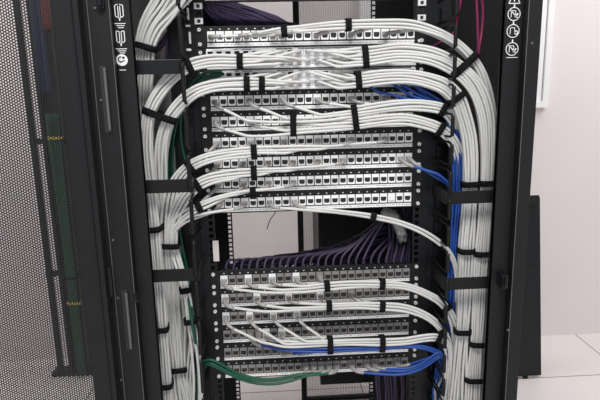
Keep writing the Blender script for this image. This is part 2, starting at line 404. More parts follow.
for k in sorted(plabels):
    z0 = zof(k); pn = empty('patch_bay', (0, 0, z0), 'black ' + plabels[k], 'patch panel', 'patch panels in the cabinet')
    mb = MB(); mb.box(-.2413, .2413, -.002, .0018, -.003, .0412); mb.box(-.218, .218, .0018, .032, .0, .034); f = mb.build('face_plate', BLACK, pn, .0006)
    mb = MB(); mb.box(-W/2, W/2, -.0036, -.0021, 0, .0074); mb.build('label_strip', STRIP, pn, .0005)
    if k < 0: continue
    mb = MB()
    for i in range(24): x = -W/2+(i+.5)*JP; mb.box(x-.0016, x+.0016, -.0023, -.0019, .0345, .0362)
    mb.build('port_number_marks', PRINT, pn)
    for i in range(24):
        me = JM['w' if k < 9 else 'g']
        if i in {12: (0,3,6,9), 13: (0,4,8,12), 14: (0,3,6,9), 15: (5,7)}.get(k, ()): me = JM['w']
        if (k, i) in ((8, 21),): me = JM['b']
        o = bpy.data.objects.new('jack', me); COL.objects.link(o); o.parent = pn; o.location = (-W/2+(i+.5)*JP, -.0022, .0103)
        if me is JM['b']: o['label'] = 'jack closed with a white blank insert'
    for sx in (-1, 1):
        for zz in (.0055, .0345):
            o = bpy.data.objects.new('screw', SCREW); COL.objects.link(o); o.parent = pn; o.location = (sx*.2325, -.002, zz)

# two 48-port switches
def sport_mesh():
    mb = MB(); w = .0083; mb.plate([-w, -.0055, .0055, w], [0, .0025, .0095, .0115], lambda i, j: i == 1 and j == 1, -.004, 0); mb.box(-.0058, .0058, -.0008, 0, .002, .0100, 1)
    o = mb.build('t', [SWITCH, HOLE]); me = o.data; bpy.data.objects.remove(o); me.name = 'switch_port'; return me
SPM = sport_mesh()
for k, lab in ((1, 'upper of the two silver 48-port network switches below the top patch panel'), (2, 'lower of the two silver 48-port network switches, above the third row of ports')):
    sw = empty('network_switch', (0, 0, zof(k)), lab, 'network switch', 'silver switches in the cabinet')
    for sx in ((-.2413, -.2205), (.2205, .2413)): mb = MB(); mb.box(*sx, -.003, .0018, -.002, .0415); mb.build('mounting_ear', BLACK, sw, .0006)
    mb = MB(); mb.box(-.22, .22, -.006, .25, 0, .0415); mb.build('chassis', SWITCH, sw, .0008)
    mb = MB(); mb.box(-.22, .22, -.0105, -.006, 0, .0062); mb.build('lower_lip', mat('bright_lip', (.9, .9, .9), .25, .1), sw, .0008)
    mb = MB(); mb.box(.016-.058, .016-.046, -.0155, -.006, .005, .0405); mb.build('centre_bracket', PALE, sw, .001)
    mb = MB(); rnd = random.Random(k)
    x = -.075
    while x < .21:
        n_ = x+rnd.uniform(.003, .008); mb.box(x, n_-.0008, -.0066, -.0059, .0372+rnd.uniform(0, .0008), .0400); x = n_
    mb.build('printed_markings', INK, sw)
    mb = MB(); mb.box(-.163, -.155, -.0066, -.0059, .037, .040); mb.build('printed_mark', INK, sw)
    mb = MB(); mb.box(-.147, -.128, -.0066, -.0059, .0375, .0395); mb.build('printed_mark', INK, sw)
    for i in range(24):
        for r_ in (0, 1):
            o = bpy.data.objects.new('switch_port', SPM); COL.objects.link(o); o.parent = sw; x = -.212+i*.0184
            o.location = (x, -.0062, .0075+r_*.0190)
    for sx in (-1, 1):
        for zz in (.0055, .0345):
            o = bpy.data.objects.new('screw', SCREW); COL.objects.link(o); o.parent = sw; o.location = (sx*.2325, -.003, zz)

# ---------------------------------------------------------------- cables
R = .0031
PN = {0: 'the top complete panel', 1: 'the upper silver switch', 2: 'the lower silver switch', 3: 'panel one below the switches', 4: 'panel two below the switches', 5: 'panel three below the switches',
      6: 'panel four below the switches', 7: 'panel five below the switches', 8: 'the panel just above the gap', 12: 'the panel just below the gap', 13: 'panel two below the gap',
      14: 'panel three below the gap', 15: 'panel four below the gap', 16: 'panel five below the gap', 17: 'the lowest panel'}
ORD = ['first', 'second', 'third', 'fourth', 'fifth', 'sixth', 'seventh', 'eighth', 'ninth', 'tenth', 'eleventh', 'twelfth', 'thirteenth', 'fourteenth', 'fifteenth', 'sixteenth', 'seventeenth', 'eighteenth', 'nineteenth', 'twentieth', 'twenty-first', 'twenty-second', 'twenty-third', 'last']
def offsets(n, m):
    "n cables packed in staggered layers m wide; front layer first"
    out = []; L = 0; left = n; w = m
    while left > 0:
        c = min(w, left)
        for i in range(c): out.append([(i-(c-1)/2)*2*R, L*R*1.78])
        left -= c; L += 1; w = max(1, m-(L % 2))
    mid = (L-1)*R*1.78/2
    return [(a, b_-mid) for a, b_ in out], (m*R, mid+R)
class Bundle:
    def __init__(s, pts, n, m):
        s.n, s.m = n, m
        w = [P(p[0], p[1], p[2]) for p in pts]
        s.C = smooth_path(w, .014); N = len(s.C)
        # spread values follow the waypoints
        sp = [p[3] if len(p) > 3 else 1.0 for p in pts]
        s.sp = []; j = 0
        cum = [0]
        for a, b_ in zip(w, w[1:]): cum.append(cum[-1]+(b_-a).length)
        tot = cum[-1]; acc = 0; L = [0]
        for a, b_ in zip(s.C, s.C[1:]): acc += (b_-a).length; L.append(acc)
        for l in L:
            t = l/acc*tot
            while j < len(cum)-2 and t > cum[j+1]: j += 1
            f = (t-cum[j])/max(1e-6, cum[j+1]-cum[j]); f = max(0, min(1, f)); s.sp.append(sp[j]*(1-f)+sp[j+1]*f)
        s.N = []
        for i in range(N):
            T = (s.C[min(i+1, N-1)]-s.C[max(i-1, 0)]).normalized(); n_ = T.cross(V((0, 1, 0))).normalized(); s.N.append(n_)
        s.off, s.ext = offsets(n, m); s.L = L
    def path(s, c, i0=0, loose=1.0, seed=0):
        a, b_ = s.off[c]; rnd = random.Random(seed*131+c); ph = [rnd.uniform(0, 6.28) for _ in range(4)]; out = []
        for i in range(i0, len(s.C)):
            l = s.L[i]; sp = s.sp[i]
            ex = max(0, sp-1)
            wa = (math.sin(l*19+ph[0])*.0009 + math.sin(l*41+ph[1])*.0004)*loose*(1+ex*4); wb = math.sin(l*23+ph[2])*.0007*loose*(1+ex*4)
            out.append(s.C[i] + s.N[i]*(a*sp+wa) + V((0, b_*(1+ex*.5)+wb, 0)))
        return out
    def near(s, px, py):
        best = None
        for i, c in enumerate(s.C):
            d = c-CAM; z = d.dot(fw); x = 300+F*d.dot(rt)/z; y = 200-F*d.dot(up)/z; e = (x-px)**2+(y-py)**2
            if best is None or e < best[0]: best = (e, i)
        return best[1]
NC = 0
def add_plug(c, p0, p1, pth):
    mb = MB(); mb.box(p0.x-.0056, p0.x+.0056, -.0185, -.003, p0.z-.0042, p0.z+.0042); mb.box(p0.x-.003, p0.x+.003, -.019, -.006, p0.z-.0066, p0.z-.004)
    o = mb.build('plug', PLUG, c, .0008)
    acc = 0; seg_ = [V(pth[0])]
    for a, b_ in zip(pth, pth[1:]):
        acc += (b_-a).length; seg_.append(V(b_))
        if acc > .034: break
    tube('boot', seg_, .0050, PLUG, c, 8, .0036)
def cable(name, pth, m, label, cat, group, r=R, plug=None, n=8):
    global NC; NC += 1
    o = tube(name, pth, r, m, None, n); tag(o, label, cat, group)
    if plug is not None: add_plug(o, plug, None, pth[1:])
    return o
def run(b, mtl, col, group, filler_label, taps=(), seed=0, start_seed=0, loose=1, tdir=1, sway=None):
    """taps: list of ('p',k,i) patch ports or ('s',k,i,row) switch ports, filler cables start with the bundle"""
    order = list(range(b.n)); c = 0
    for t in taps:
        if c >= b.n: break
        if t[0] == 'p':
            p0 = port(t[1], t[2]); ordn = ORD[t[2]]
            lab = '%s patch cable in the %s port of %s' % (col, ordn, PN[t[1]])
        else:
            p0 = V((-.212+t[2]*.0184, -.010, zof(t[1])+.0135+t[3]*.0190))
            lab = '%s patch cable in %s port, %s row, of %s' % (col, ORD[t[2]], 'upper' if t[3] else 'lower', PN[t[1]])
        # join where the run passes the port
        reach = .075 if t[0] == 'p' else (.085 if t[3] else .035)
        tx = p0.x + tdir*reach
        i0 = min(range(len(b.C)//2 + len(b.C)//4), key=lambda i: abs(b.C[i].x-tx)+.25*abs(b.C[i].z-p0.z))
        full = b.path(c, i0, loose, seed)
        y1 = -.020 if t[0] == 'p' else -.016
        p1 = V((p0.x, y1, p0.z-.001)); tgt = full[0]
        dz = max(-.012, min(.01, (tgt.z-p0.z)*.45)) if t[0] == 'p' else 0
        p2 = V((p0.x+tdir*.008, y1-.013, p0.z+dz*.6-.002)) if t[0] == 'p' else V((p0.x+tdir*.004, -.024, p0.z))
        p3 = p2.lerp(tgt, .5)+V((0, -.002, 0))
        pts = [p0, p1, p2, p3] + full
        pth = smooth_path(pts, .009)
        cable('patch_cable', pth, mtl, lab, 'cable', group, plug=p0 if t[0] == 'p' else None)
        if t[0] == 's':
            o = COL.objects[-1]
            mb = MB(); mb.box(p0.x-.005, p0.x+.005, -.017, -.0085, p0.z-.0035, p0.z+.0035); mb.build('plug', PLUG, o, .0006)
        c += 1
    while c < b.n:
        cable('patch_cable', smooth_path(b.path(c, 0, loose, seed), .014), mtl, filler_label, 'cable', group); c += 1
def strap(bs, px, py, label, w=.0125, extra=0.0, sk=0, front=.0):
    "hook-and-loop band wrapped round one or two bundles"
    if not isinstance(bs, (list, tuple)): bs = [bs]
    idx = [b.near(px, py) for b in bs]; b0, i0 = bs[0], idx[0]
    T = (b0.C[min(i0+1, len(b0.C)-1)]-b0.C[max(i0-1, 0)]).normalized(); Nn = b0.N[i0]; c0 = b0.C[i0]
    lo, hi, yl, yh = 9, -9, 9, -9
    for b, i in zip(bs, idx):
        # the point of each run lying in the band's plane
        j = min(range(len(b.C)), key=lambda q: abs((b.C[q]-c0).dot(T))*3+abs((b.C[q]-c0).dot(Nn)))
        a = (b.C[j]-c0).dot(Nn); e = b.ext[0]*b.sp[j]+.0018; lo = min(lo, a-e); hi = max(hi, a+e)
        yl = min(yl, b.C[j].y-b.ext[1]-.0018); yh = max(yh, b.C[j].y+b.ext[1]+.0018)
    yl -= front; ha, hb = (hi-lo)/2+extra, (yh-yl)/2; cc = c0+Nn*(hi+lo)/2; cc.y = (yh+yl)/2
    T = T if not sk else (T+Nn*sk).normalized()
    vs = []; fs = []; n = 28; th = .0017
    for kx, off in enumerate((-w/2, w/2)):
        for rr in (0, th):
            for q in range(n):
                t = 2*math.pi*q/n; cx, sy = math.cos(t), math.sin(t)
                ex = .55; x = math.copysign(abs(cx)**ex, cx)*(ha+rr); y = math.copysign(abs(sy)**ex, sy)*(hb+rr)
                vs.append(cc+Nn*x+V((0, y, 0))+T*off)
    A, B, C_, D = 0, n, 2*n, 3*n
    for q in range(n):
        r_ = (q+1) % n
        fs += [(B+q, B+r_, D+r_, D+q), (A+q, C_+q, C_+r_, A+r_), (A+q, A+r_, B+r_, B+q), (C_+q, D+q, D+r_, C_+r_)]
    o = new_obj('cable_strap', vs, fs, VELCRO, None, True)
    # overlapped end of the band, standing slightly proud
    m2 = MB(); e = hi+extra if abs(Nn.z) < .5 else hi+extra
    q0 = cc+V((0, -hb-th-.0008, 0))
    vs = []
    for (a, tt) in ((-ha*.55, -w*.42), (ha*.2, -w*.42), (ha*.2, w*.42), (-ha*.55, w*.42)):
        vs.append(q0+Nn*a+T*tt+V((0, -.0008, 0)))
    for v in list(vs): vs.append(v+V((0, .0014, 0)))
    m2.add(vs, [(0, 1, 2, 3), (7, 6, 5, 4), (0, 4, 5, 1), (1, 5, 6, 2), (2, 6, 7, 3), (3, 7, 4, 0)])
    m2.build('strap_end', VELCRO, o)
    tag(o, 'black cable strap ' + label, 'cable strap', 'black straps on the cables'); return o

# ---- left side
LA = Bundle([(196,-130,-.03,1.5),(196,-80,-.04,1.6),(190,-40,-.05,1.7),(178,-14,-.055,1.75),(164,8,-.055,1.4),(152,26,-.055,1.15),(145,47,-.055,.92),(143,70,-.05,1),(141,100,-.045,1),(143,140,-.04,1),(149,185,-.04,.9),(154,228,-.04,.85),(159,275,-.035,.85),(163,327,-.03,.8),(168,383,-.03,.8),(171,425,-.03,1)], 24, 7)
run(LA, WHITE, 'white', 'white cables of the left bundle coming down from the top', 'white cable in the big left bundle that comes down from the top of the cabinet', seed=1, loose=1.2)
S1 = Bundle([(288,61,-.030,.8),(262,61,-.034,.9),(240,61,-.038,1),(212,61,-.05,1),(190,66,-.07,1),(174,76,-.075,1.05),(160,92,-.075,1.1),(150,112,-.075,1),(146,145,-.072,1.05),(149.5,185,-.07,1),(154.5,228,-.068,1),(158.5,275,-.066,1),(162,327,-.064,1),(166.5,383,-.062,1),(170,425,-.06,1.1)], 12, 4)
run(S1, WHITE, 'white', 'white cables of the upper switch running left', 'white cable from the upper switch bending left and down behind the brackets', [('s',1,i,r) for i,r in ((11,0),(10,0),(10,1),(9,0),(8,0),(8,1),(7,0),(7,1),(5,0),(6,1),(4,0),(6,0))], seed=2, tdir=-1)
S2 = Bundle([(290,85,-.030,.8),(262,84,-.034,.9),(247,84,-.040,1),(215,86,-.055,1),(196,92,-.068,1.05),(182,103,-.07,1.1),(170,118,-.07,1),(162,142,-.06,1.15),(162,185,-.045,1),(165,228,-.035,1),(168,262,-.025,1.1),(172,310,-.02,1.3),(177,368,-.02,1.1),(184,425,-.02,1.6)], 12, 4)
run(S2, WHITE, 'white', 'white cables of the lower switch running left', 'white cable from the lower switch bending left and down behind the brackets', [('s',2,i,r) for i,r in ((11,0),(10,0),(10,1),(9,0),(8,0),(8,1),(7,0),(7,1),(5,0),(6,1),(4,0),(6,0))], seed=3, tdir=-1)
K5 = Bundle([(352,148,-.03),(330,150,-.045),(292,151,-.045),(254,152,-.045),(225,155,-.05),(205,159,-.055),(190,166,-.062),(179,177,-.065,1.05),(171,195,-.06,1.15),(167,220,-.056,1.15),(167,245,-.052,1.05),(171,285,-.035,1.3),(174,330,-.025,1.3),(178,368,-.034,1.0),(188,425,-.03,1.8)], 6, 4)
run(K5, WHITE, 'white', 'white cables of the third patch panel below the switches', 'white cable running left under the third patch panel below the switches', [('p',5,i) for i in (20,16,12,8,4,0)], seed=4, tdir=-1)
K6 = Bundle([(345,171,-.03),(318,171,-.045),(292,172,-.045),(254,173,-.045),(225,176,-.05),(205,181,-.055),(191,190,-.062),(180,204,-.062,1.05),(173,222,-.056,1.15),(172,245,-.05,1.05),(176,285,-.032,1.3),(179,330,-.022,1.3),(181,368,-.032,1.0),(192,425,-.03,1.8)], 6, 4)
run(K6, WHITE, 'white', 'white cables of the fourth patch panel below the switches', 'white cable running left under the fourth patch panel below the switches', [('p',6,i) for i in (15,12,9,6,3,0)], seed=5, tdir=-1)
K7 = Bundle([(300,193,-.04),(275,193,-.045),(253,193,-.045),(225,197,-.05),(207,203,-.055),(192,210,-.062),(180,219,-.06,1.1),(172,232,-.055,1.2),(175,250,-.045,1.05),(183,277,-.06,1.1),(188,300,-.062,1.0),(190,320,-.062,1),(196,350,-.06,1.3),(199,385,-.06,1.5),(198,425,-.06,1.6)], 4, 3)
run(K7, WHITE, 'white', 'white cables of the fifth patch panel below the switches', 'white cable running left under the fifth patch panel below the switches', [('p',7,i) for i in (9,6,3,0)], seed=6, tdir=-1)
K8 = Bundle([(290,205,-.04),(268,207,-.042),(240,209,-.045),(215,213,-.055),(200,216,-.06),(186,220,-.06,1.2),(175,229,-.058,1.3),(170,242,-.045,1.1),(180,272,-.04,1.2),(188,300,-.045,1.0),(192,330,-.045,1.2),(190,370,-.04,1.4),(192,425,-.04,1.8)], 2, 2)
run(K8, WHITE, 'white', 'white cables of the last patch panel above the gap', 'white cable running left under the last patch panel above the open gap', [('p',8,i) for i in (3,0)], seed=7, tdir=-1)
# slack white cables lower left, behind, their shade put into the colour
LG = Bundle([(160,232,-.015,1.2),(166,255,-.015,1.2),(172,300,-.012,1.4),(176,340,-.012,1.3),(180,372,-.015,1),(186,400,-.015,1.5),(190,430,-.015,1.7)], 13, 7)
run(LG, WHITE_SHADED, 'grey', 'pale grey cables at the back of the left channel', 'pale grey cable in the rear bundle at the lower left, behind the white ones', seed=8, loose=2)  # white cables, their shade put into the colour

# ---- right side
R1 = Bundle([(222,35,-.016,.8),(240,33,-.020,.8),(262,33,-.024,.9),(284,31,-.028,1),(320,27,-.036,1),(348,25,-.04,1),(380,24,-.045,1),(410,25,-.05,1),(430,30,-.058,1),(450,39,-.064,1),(466,52,-.068,1),(479,69,-.068,1.0),(487,90,-.064,1.0),(491,115,-.06,1),(491,150,-.056,1),(489,200,-.052,1),(487,250,-.05,1),(485,290,-.05,1.0),(481,339,-.05,1.0),(478,375,-.05,1.1),(475,425,-.05,1.5)], 8, 3)
run(R1, WHITE, 'white', 'white cables of the top patch panel running right', 'white cable from the top patch panel arching over to the right channel', [('p',0,i) for i in (0,3,4,7,8,12,16,20)], seed=11)
R2 = Bundle([(300,61,-.030,.7),(330,60,-.034,.9),(365,57,-.045,1),(400,53,-.055,1.05),(430,56,-.066,1.0),(450,64,-.072,.98),(465,75,-.078,.95),(477,91,-.076,.95),(485,115,-.074,.9),(487,150,-.07,.78),(486,190,-.068,.78),(481,250,-.066,.8),(478,290,-.066,.8),(476,339,-.066,.75),(473,375,-.062,.9),(470,425,-.06,1.2)], 16, 6)
run(R2, WHITE, 'white', 'white cables of the upper switch running right', 'white cable from the upper switch arching over to the right channel', [('s',1,i,r) for i,r in ((12,0),(13,0),(12,1),(14,0),(15,0),(14,1),(16,0),(18,0),(15,1),(19,0),(11,1),(16,1),(20,0),(19,1),(17,1),(13,1))], seed=12)
R3 = Bundle([(300,84,-.030,.7),(330,83,-.034,.9),(358,80,-.045,1),(385,77,-.055,1.05),(410,77,-.06,1.0),(430,81,-.066,1.0),(445,87,-.072,1.0),(456,98,-.074,1),(463,115,-.072,1.0),(469,140,-.068,1.0),(470,190,-.066,1),(466,250,-.064,1),(464,290,-.062,1.0),(462,330,-.062,1),(459,365,-.06,1.15),(456,425,-.06,1.5)], 14, 5)
run(R3, WHITE, 'white', 'white cables of the lower switch running right', 'white cable from the lower switch arching over to the right channel', [('s',2,i,r) for i,r in ((12,0),(13,0),(12,1),(14,0),(15,0),(14,1),(16,0),(18,0),(15,1),(19,0),(11,1),(16,1),(20,0),(19,1),(17,1),(13,1))], seed=13)
R4 = Bundle([(240,116,-.036),(262,117,-.042),(293,117,-.044),(322,116,-.046),(354,112,-.048),(385,107,-.052),(410,105,-.056),(430,106,-.06),(443,109,-.064),(452,118,-.06),(459,136,-.05),(464,165,-.044),(465,200,-.04),(462,250,-.036),(460,290,-.036),(458,330,-.04,1.2),(456,370,-.04,1.3),(460,425,-.04,1.4)], 6, 4)
run(R4, WHITE, 'white', 'white cables of the patch panel below the switches', 'white cable running right in front of the patch panel directly below the switches', [('p',3,i) for i in (0,4,8,12,16,20)], seed=14)
R5 = Bundle([(235,131,-.036),(262,131,-.04),(293,129,-.044),(322,127,-.046),(354,124,-.048),(385,120,-.052),(405,119,-.056),(425,123,-.06),(440,129,-.062),(452,141,-.06),(459,160,-.05),(462,190,-.042),(462,220,-.038),(460,250,-.034),(459,290,-.03),(456,330,-.03,1.2),(455,370,-.03,1.4),(452,425,-.03,1.6)], 6, 4)
run(R5, WHITE, 'white', 'white cables of the second patch panel below the switches', 'white cable running right in front of the second patch panel below the switches', [('p',4,i) for i in (0,4,8,12,16,20)], seed=15)
RB = Bundle([(364,86,-.030,.9),(385,89,-.036,1.1),(405,93,-.04,1.3),(425,99,-.046,1.2),(441,108,-.052,1),(451,120,-.052,1),(456,145,-.05,1),(457,185,-.048,1.1),(455,225,-.048,1.1),(453,265,-.048,1.1),(451,300,-.045,1),(447,330,-.035,1),(440,360,-.02,1),(436,400,-.01,1)], 9, 4)
run(RB, BLUE, 'blue', 'blue cables of the lower switch', 'blue cable from the right end of the lower switch down the right channel', [('s',2,i,r) for i,r in ((17,0),(18,1),(19,1),(20,1),(21,0),(21,1),(22,0),(22,1),(23,0))], seed=16)
B7 = Bundle([(408,161,-.03),(420,164,-.04),(433,171,-.05),(446,181,-.055),(453,196,-.05),(455,225,-.035),(453,265,-.03),(450,310,-.03),(444,350,-.02),(440,400,-.01)], 2, 1)
run(B7, BLUE, 'blue', 'blue cables at the right end of the fourth patch panel', 'blue cable leaving the right end of the fourth patch panel below the switches', [('p',6,22),('p',6,23)], seed=17, tdir=1)
R9 = Bundle([(286,207,-.03),(305,208,-.04),(340,212,-.045),(373,217,-.048),(400,223,-.05),(425,233,-.056),(445,247,-.06),(454,261,-.06),(457,290,-.055),(454,320,-.04,1.4),(449,360,-.03,1.6),(446,425,-.03,1.6)], 2, 2)
run(R9, WHITE, 'white', 'white cables crossing the open gap', 'white cable crossing above the open gap towards the right channel', [('p',8,6),('p',8,9)], seed=18)
R12 = Bundle([(245,288,-.036),(270,290,-.04),(300,289,-.042),(327,286,-.044),(355,284,-.045),(382,284,-.047),(405,286,-.05),(425,293,-.056),(442,303,-.06),(452,318,-.056),(457,345,-.045,1.5),(454,380,-.04,1.9),(449,430,-.035,2)], 5, 3)
run(R12, WHITE, 'white', 'white cables below the first lower patch panel', 'white cable running right below the first patch panel under the open gap', [('p',12,i) for i in (0,3,6,9,12)], seed=19)
R13 = Bundle([(245,306,-.036),(270,308,-.04),(300,307,-.042),(329,306,-.044),(355,305,-.045),(382,306,-.047),(405,308,-.05),(425,315,-.056),(439,326,-.058),(448,345,-.05,1.3),(451,375,-.045,1.7),(446,430,-.04,2)], 5, 3)
run(R13, WHITE, 'white', 'white cables below the second lower patch panel', 'white cable running right below the second patch panel under the open gap', [('p',13,i) for i in (0,4,8,12,16)], seed=20)
R15 = Bundle([(262,338,-.04),(285,343,-.042),(306,343,-.044),(330,342,-.045),(355,341,-.046),(382,341,-.048),(405,340,-.05),(425,337,-.056),(438,337,-.058),(446,345,-.055,1.2),(447,375,-.05,1.4),(440,430,-.04,1.8)], 6, 3)
run(R15, WHITE, 'white', 'white cables drooping from the third lower patch panel', 'white cable running right above the blue run near the bottom', [('p',14,i) for i in (0,3,6,9)]+[('p',15,5),('p',15,7)], seed=21)
B16 = Bundle([(262,343,-.03),(280,348,-.036),(305,349,-.04),(330,349,-.042),(355,348,-.043),(382,347,-.045),(405,345,-.048),(425,347,-.052),(438,352,-.055),(447,362,-.05),(450,390,-.03),(448,425,-.02)], 4, 2)
run(B16, BLUE, 'blue', 'blue cables along the fifth lower patch panel', 'blue cable running right across the fifth patch panel of the lower block', [('p',15,3),('p',15,4),('p',16,7),('p',16,9)], seed=22)
B17 = Bundle([(372,365,-.04),(388,371,-.046),(403,371,-.05),(418,367,-.054),(430,360,-.058),(440,354,-.058),(448,356,-.05),(452,375,-.03),(450,425,-.02)], 4, 3)
run(B17, BLUE, 'blue', 'blue cables drooping from the lowest patch panel', 'blue cable drooping from the right part of the lowest patch panel', [('p',17,16),('p',17,18),('p',17,19),('p',17,22)], seed=23)
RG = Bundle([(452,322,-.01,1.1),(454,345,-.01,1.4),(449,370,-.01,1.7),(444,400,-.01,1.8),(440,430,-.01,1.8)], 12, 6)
run(RG, WHITE_SHADED, 'grey', 'pale grey cables at the back of the right channel', 'pale grey cable fanning out at the lower right, behind the white ones', seed=24, loose=2)  # white cables, their shade put into the colour

# ---- green cables
G17 = Bundle([(318,369,-.04),(300,375,-.046),(280,380,-.05),(258,380,-.052),(238,375,-.054),(222,367,-.058),(210,362,-.06),(202,366,-.04),(198,385,-.02),(196,420,-.01)], 5, 3)
run(G17, GREEN, 'green', 'green cables drooping from the lowest patch panel', 'green cable drooping left below the lowest patch panel', [('p',17,12),('p',17,13),('p',17,14),('p',17,11),('p',17,10)], seed=31, tdir=-1)
gl = [[(222,72,-.016),(205,73,-.03),(194,80,-.04),(186,92,-.03),(178,112,-.02),(172,135,-.02),(169,170,-.015),(170,215,-.01),(176,240,-.02),(184,270,-.035),(190,310,-.075),(194,335,-.07),(199,370,-.03),(200,420,-.01)],
      [(224,74,-.016),(208,76,-.03),(196,84,-.04),(187,96,-.03),(181,115,-.02),(181,140,-.02),(187,170,-.02),(189,200,-.01),(180,222,-.015),(182,245,-.02),(188,275,-.03),(192,312,-.07),(196,337,-.065),(203,372,-.03),(204,420,-.01)],
      [(220,76,-.016),(204,80,-.03),(192,90,-.04),(183,104,-.026),(176,125,-.026),(172,160,-.022),(172,215,-.016),(172,300,-.003),(172,360,-.005),(178,385,-.005),(180,425,-.005)]]
for q, l in zip(('outer', 'inner', 'rearmost'), gl):
    cable('patch_cable', smooth_path([P(*p) for p in l], .012), GREEN, '%s green cable from the left end of the lower switch down the left channel' % q, 'cable', 'green cables in the left channel', r=.0030)

# ---- magenta cables, upper right
for l, lab in (([(474,-130,-.03),(475,-60,-.03),(476,-12,-.03),(477,10,-.03),(478,35,-.03),(478,50,-.03),(476,75,-.02),(474,110,-.01)], 'left one of the two long magenta cables hanging at the upper right'),
          ([(478,-130,-.035),(480,-60,-.035),(481,-12,-.035),(483,10,-.03),(482,30,-.03),(479,50,-.035),(477,75,-.015),(476,110,-.005)], 'right one of the two long magenta cables hanging at the upper right'),
          ([(468,-120,-.02),(465,-60,-.02),(462,-12,-.02),(460,5,-.02),(457,20,0.0),(455,45,.01)], 'short magenta cable at the top edge behind the right finger rings'),
          ([(428,50,-.004),(434,46,-.02),(441,42,-.03),(449,37,-.03),(456,30,.0)], 'short magenta cable emerging beside the right end of the top panel')):
    cable('patch_cable', smooth_path([P(*p) for p in l], .012), PINK, lab, 'cable', 'magenta cables', r=.0028)

# ---- straps
strap(LA, 144, 47, 'round the left bundle near the top, above the first bracket', front=.006)
strap(S1, 190, 66, 'where the upper switch bundle passes the left finger rings', sk=0)
strap(S1, 240, 61, 'round the left bundle of the upper switch')
strap(S2, 247, 84, 'left one round the left bundle of the lower switch')
strap(S2, 264, 84, 'right one round the left bundle of the lower switch')
strap([S1, S2], 157, 113, 'slanting across both switch bundles at the left', w=.014)
strap([K5], 192, 165, 'where the highest of four left bundles passes the finger rings')
strap([K6], 196, 186, 'where the second of four left bundles passes the finger rings')
strap([K7], 200, 206, 'where the third of four left bundles passes the finger rings')
strap([K5], 254, 152, 'round the bundle under the third panel below the switches')
strap([K6], 254, 173, 'round the bundle under the fourth panel below the switches')
strap([K7], 253, 193, 'round the bundle under the fifth panel below the switches')
strap([S1, LA], 156, 228, 'round the left bundles midway between the lower two brackets', front=.006)
strap([K5, K6], 169, 245, 'round the grey-white cables right of the left bundle, above the lowest bracket', front=.006)
strap([S1], 163, 327, 'round the leftmost bundle below the lowest left bracket', front=.006)
strap([S1], 168, 383, 'round the leftmost bundle at the bottom edge', front=.006)
strap([K7], 187, 288, 'just below the lowest left bracket on the bundle beside the green cable', front=.006)
strap([K7], 190, 320, 'round the bundle beside the green cable at the lower left', front=.006)
strap([K5, K6], 181, 368, 'round the fanned grey-white cables at the lower left', front=.006)
strap([R1], 284, 31, 'left one round the bundle above the top patch panel')
strap([R1], 348, 25, 'right one round the bundle above the top patch panel')
strap([R2], 365, 57, 'round the right bundle of the upper switch')
strap([R3], 358, 80, 'round the right bundle of the lower switch')
strap([R1, R2], 467, 62, 'slanting across the two highest arches at the right', w=.015)
strap([R3], 457, 97, 'across the third arch at the right')
strap([R4], 443, 109, 'at the end of the fourth arch beside the right finger rings')
strap([R5], 442, 131, 'at the end of the fifth arch beside the right finger rings')
strap([R4, R5], 293, 123, 'left one round the paired bundles below the switches')
strap([R4, R5], 354, 118, 'right one round the paired bundles below the switches')
strap([R1, R2], 484, 181, 'round the outer right bundle above the upper right bracket', front=.006)
strap([R3, R4], 466, 181, 'round the inner right bundle above the upper right bracket', front=.006)
strap([R3, R4], 467, 250, 'round the inner right bundle between the two brackets', front=.006)
strap([R1, R2], 483, 247, 'round the outer right bundle between the two brackets', front=.006)
strap([R3], 465, 330, 'round the inner right bundle below the lower bracket', front=.006)
strap([R1, R2], 480, 339, 'round the outer right bundle below the lower bracket', front=.006)
strap([R9], 373, 217, 'round the two cables crossing the open gap')
strap([R12], 327, 286, 'left one on the bundle below the first lower panel')
strap([R12], 382, 284, 'right one on the bundle below the first lower panel')
strap([R13], 329, 306, 'left one on the bundle below the second lower panel')
strap([R13], 382, 306, 'right one on the bundle below the second lower panel')
strap([R15, B16], 329, 345, 'left one on the lowest white and blue bundle')
strap([R15, B16], 382, 344, 'right one on the lowest white and blue bundle')
strap([R12], 446, 306, 'at the right end of the bundle below the first lower panel')
strap([R13], 441, 329, 'at the right end of the bundle below the second lower panel')
strap([R15], 436, 337, 'at the right end of the lowest white bundle')
strap([R12], 455, 362, 'round the loose cables at the lower right')
strap([R1, R2], 477, 372, 'round the outer right bundle at the bottom edge', front=.006)

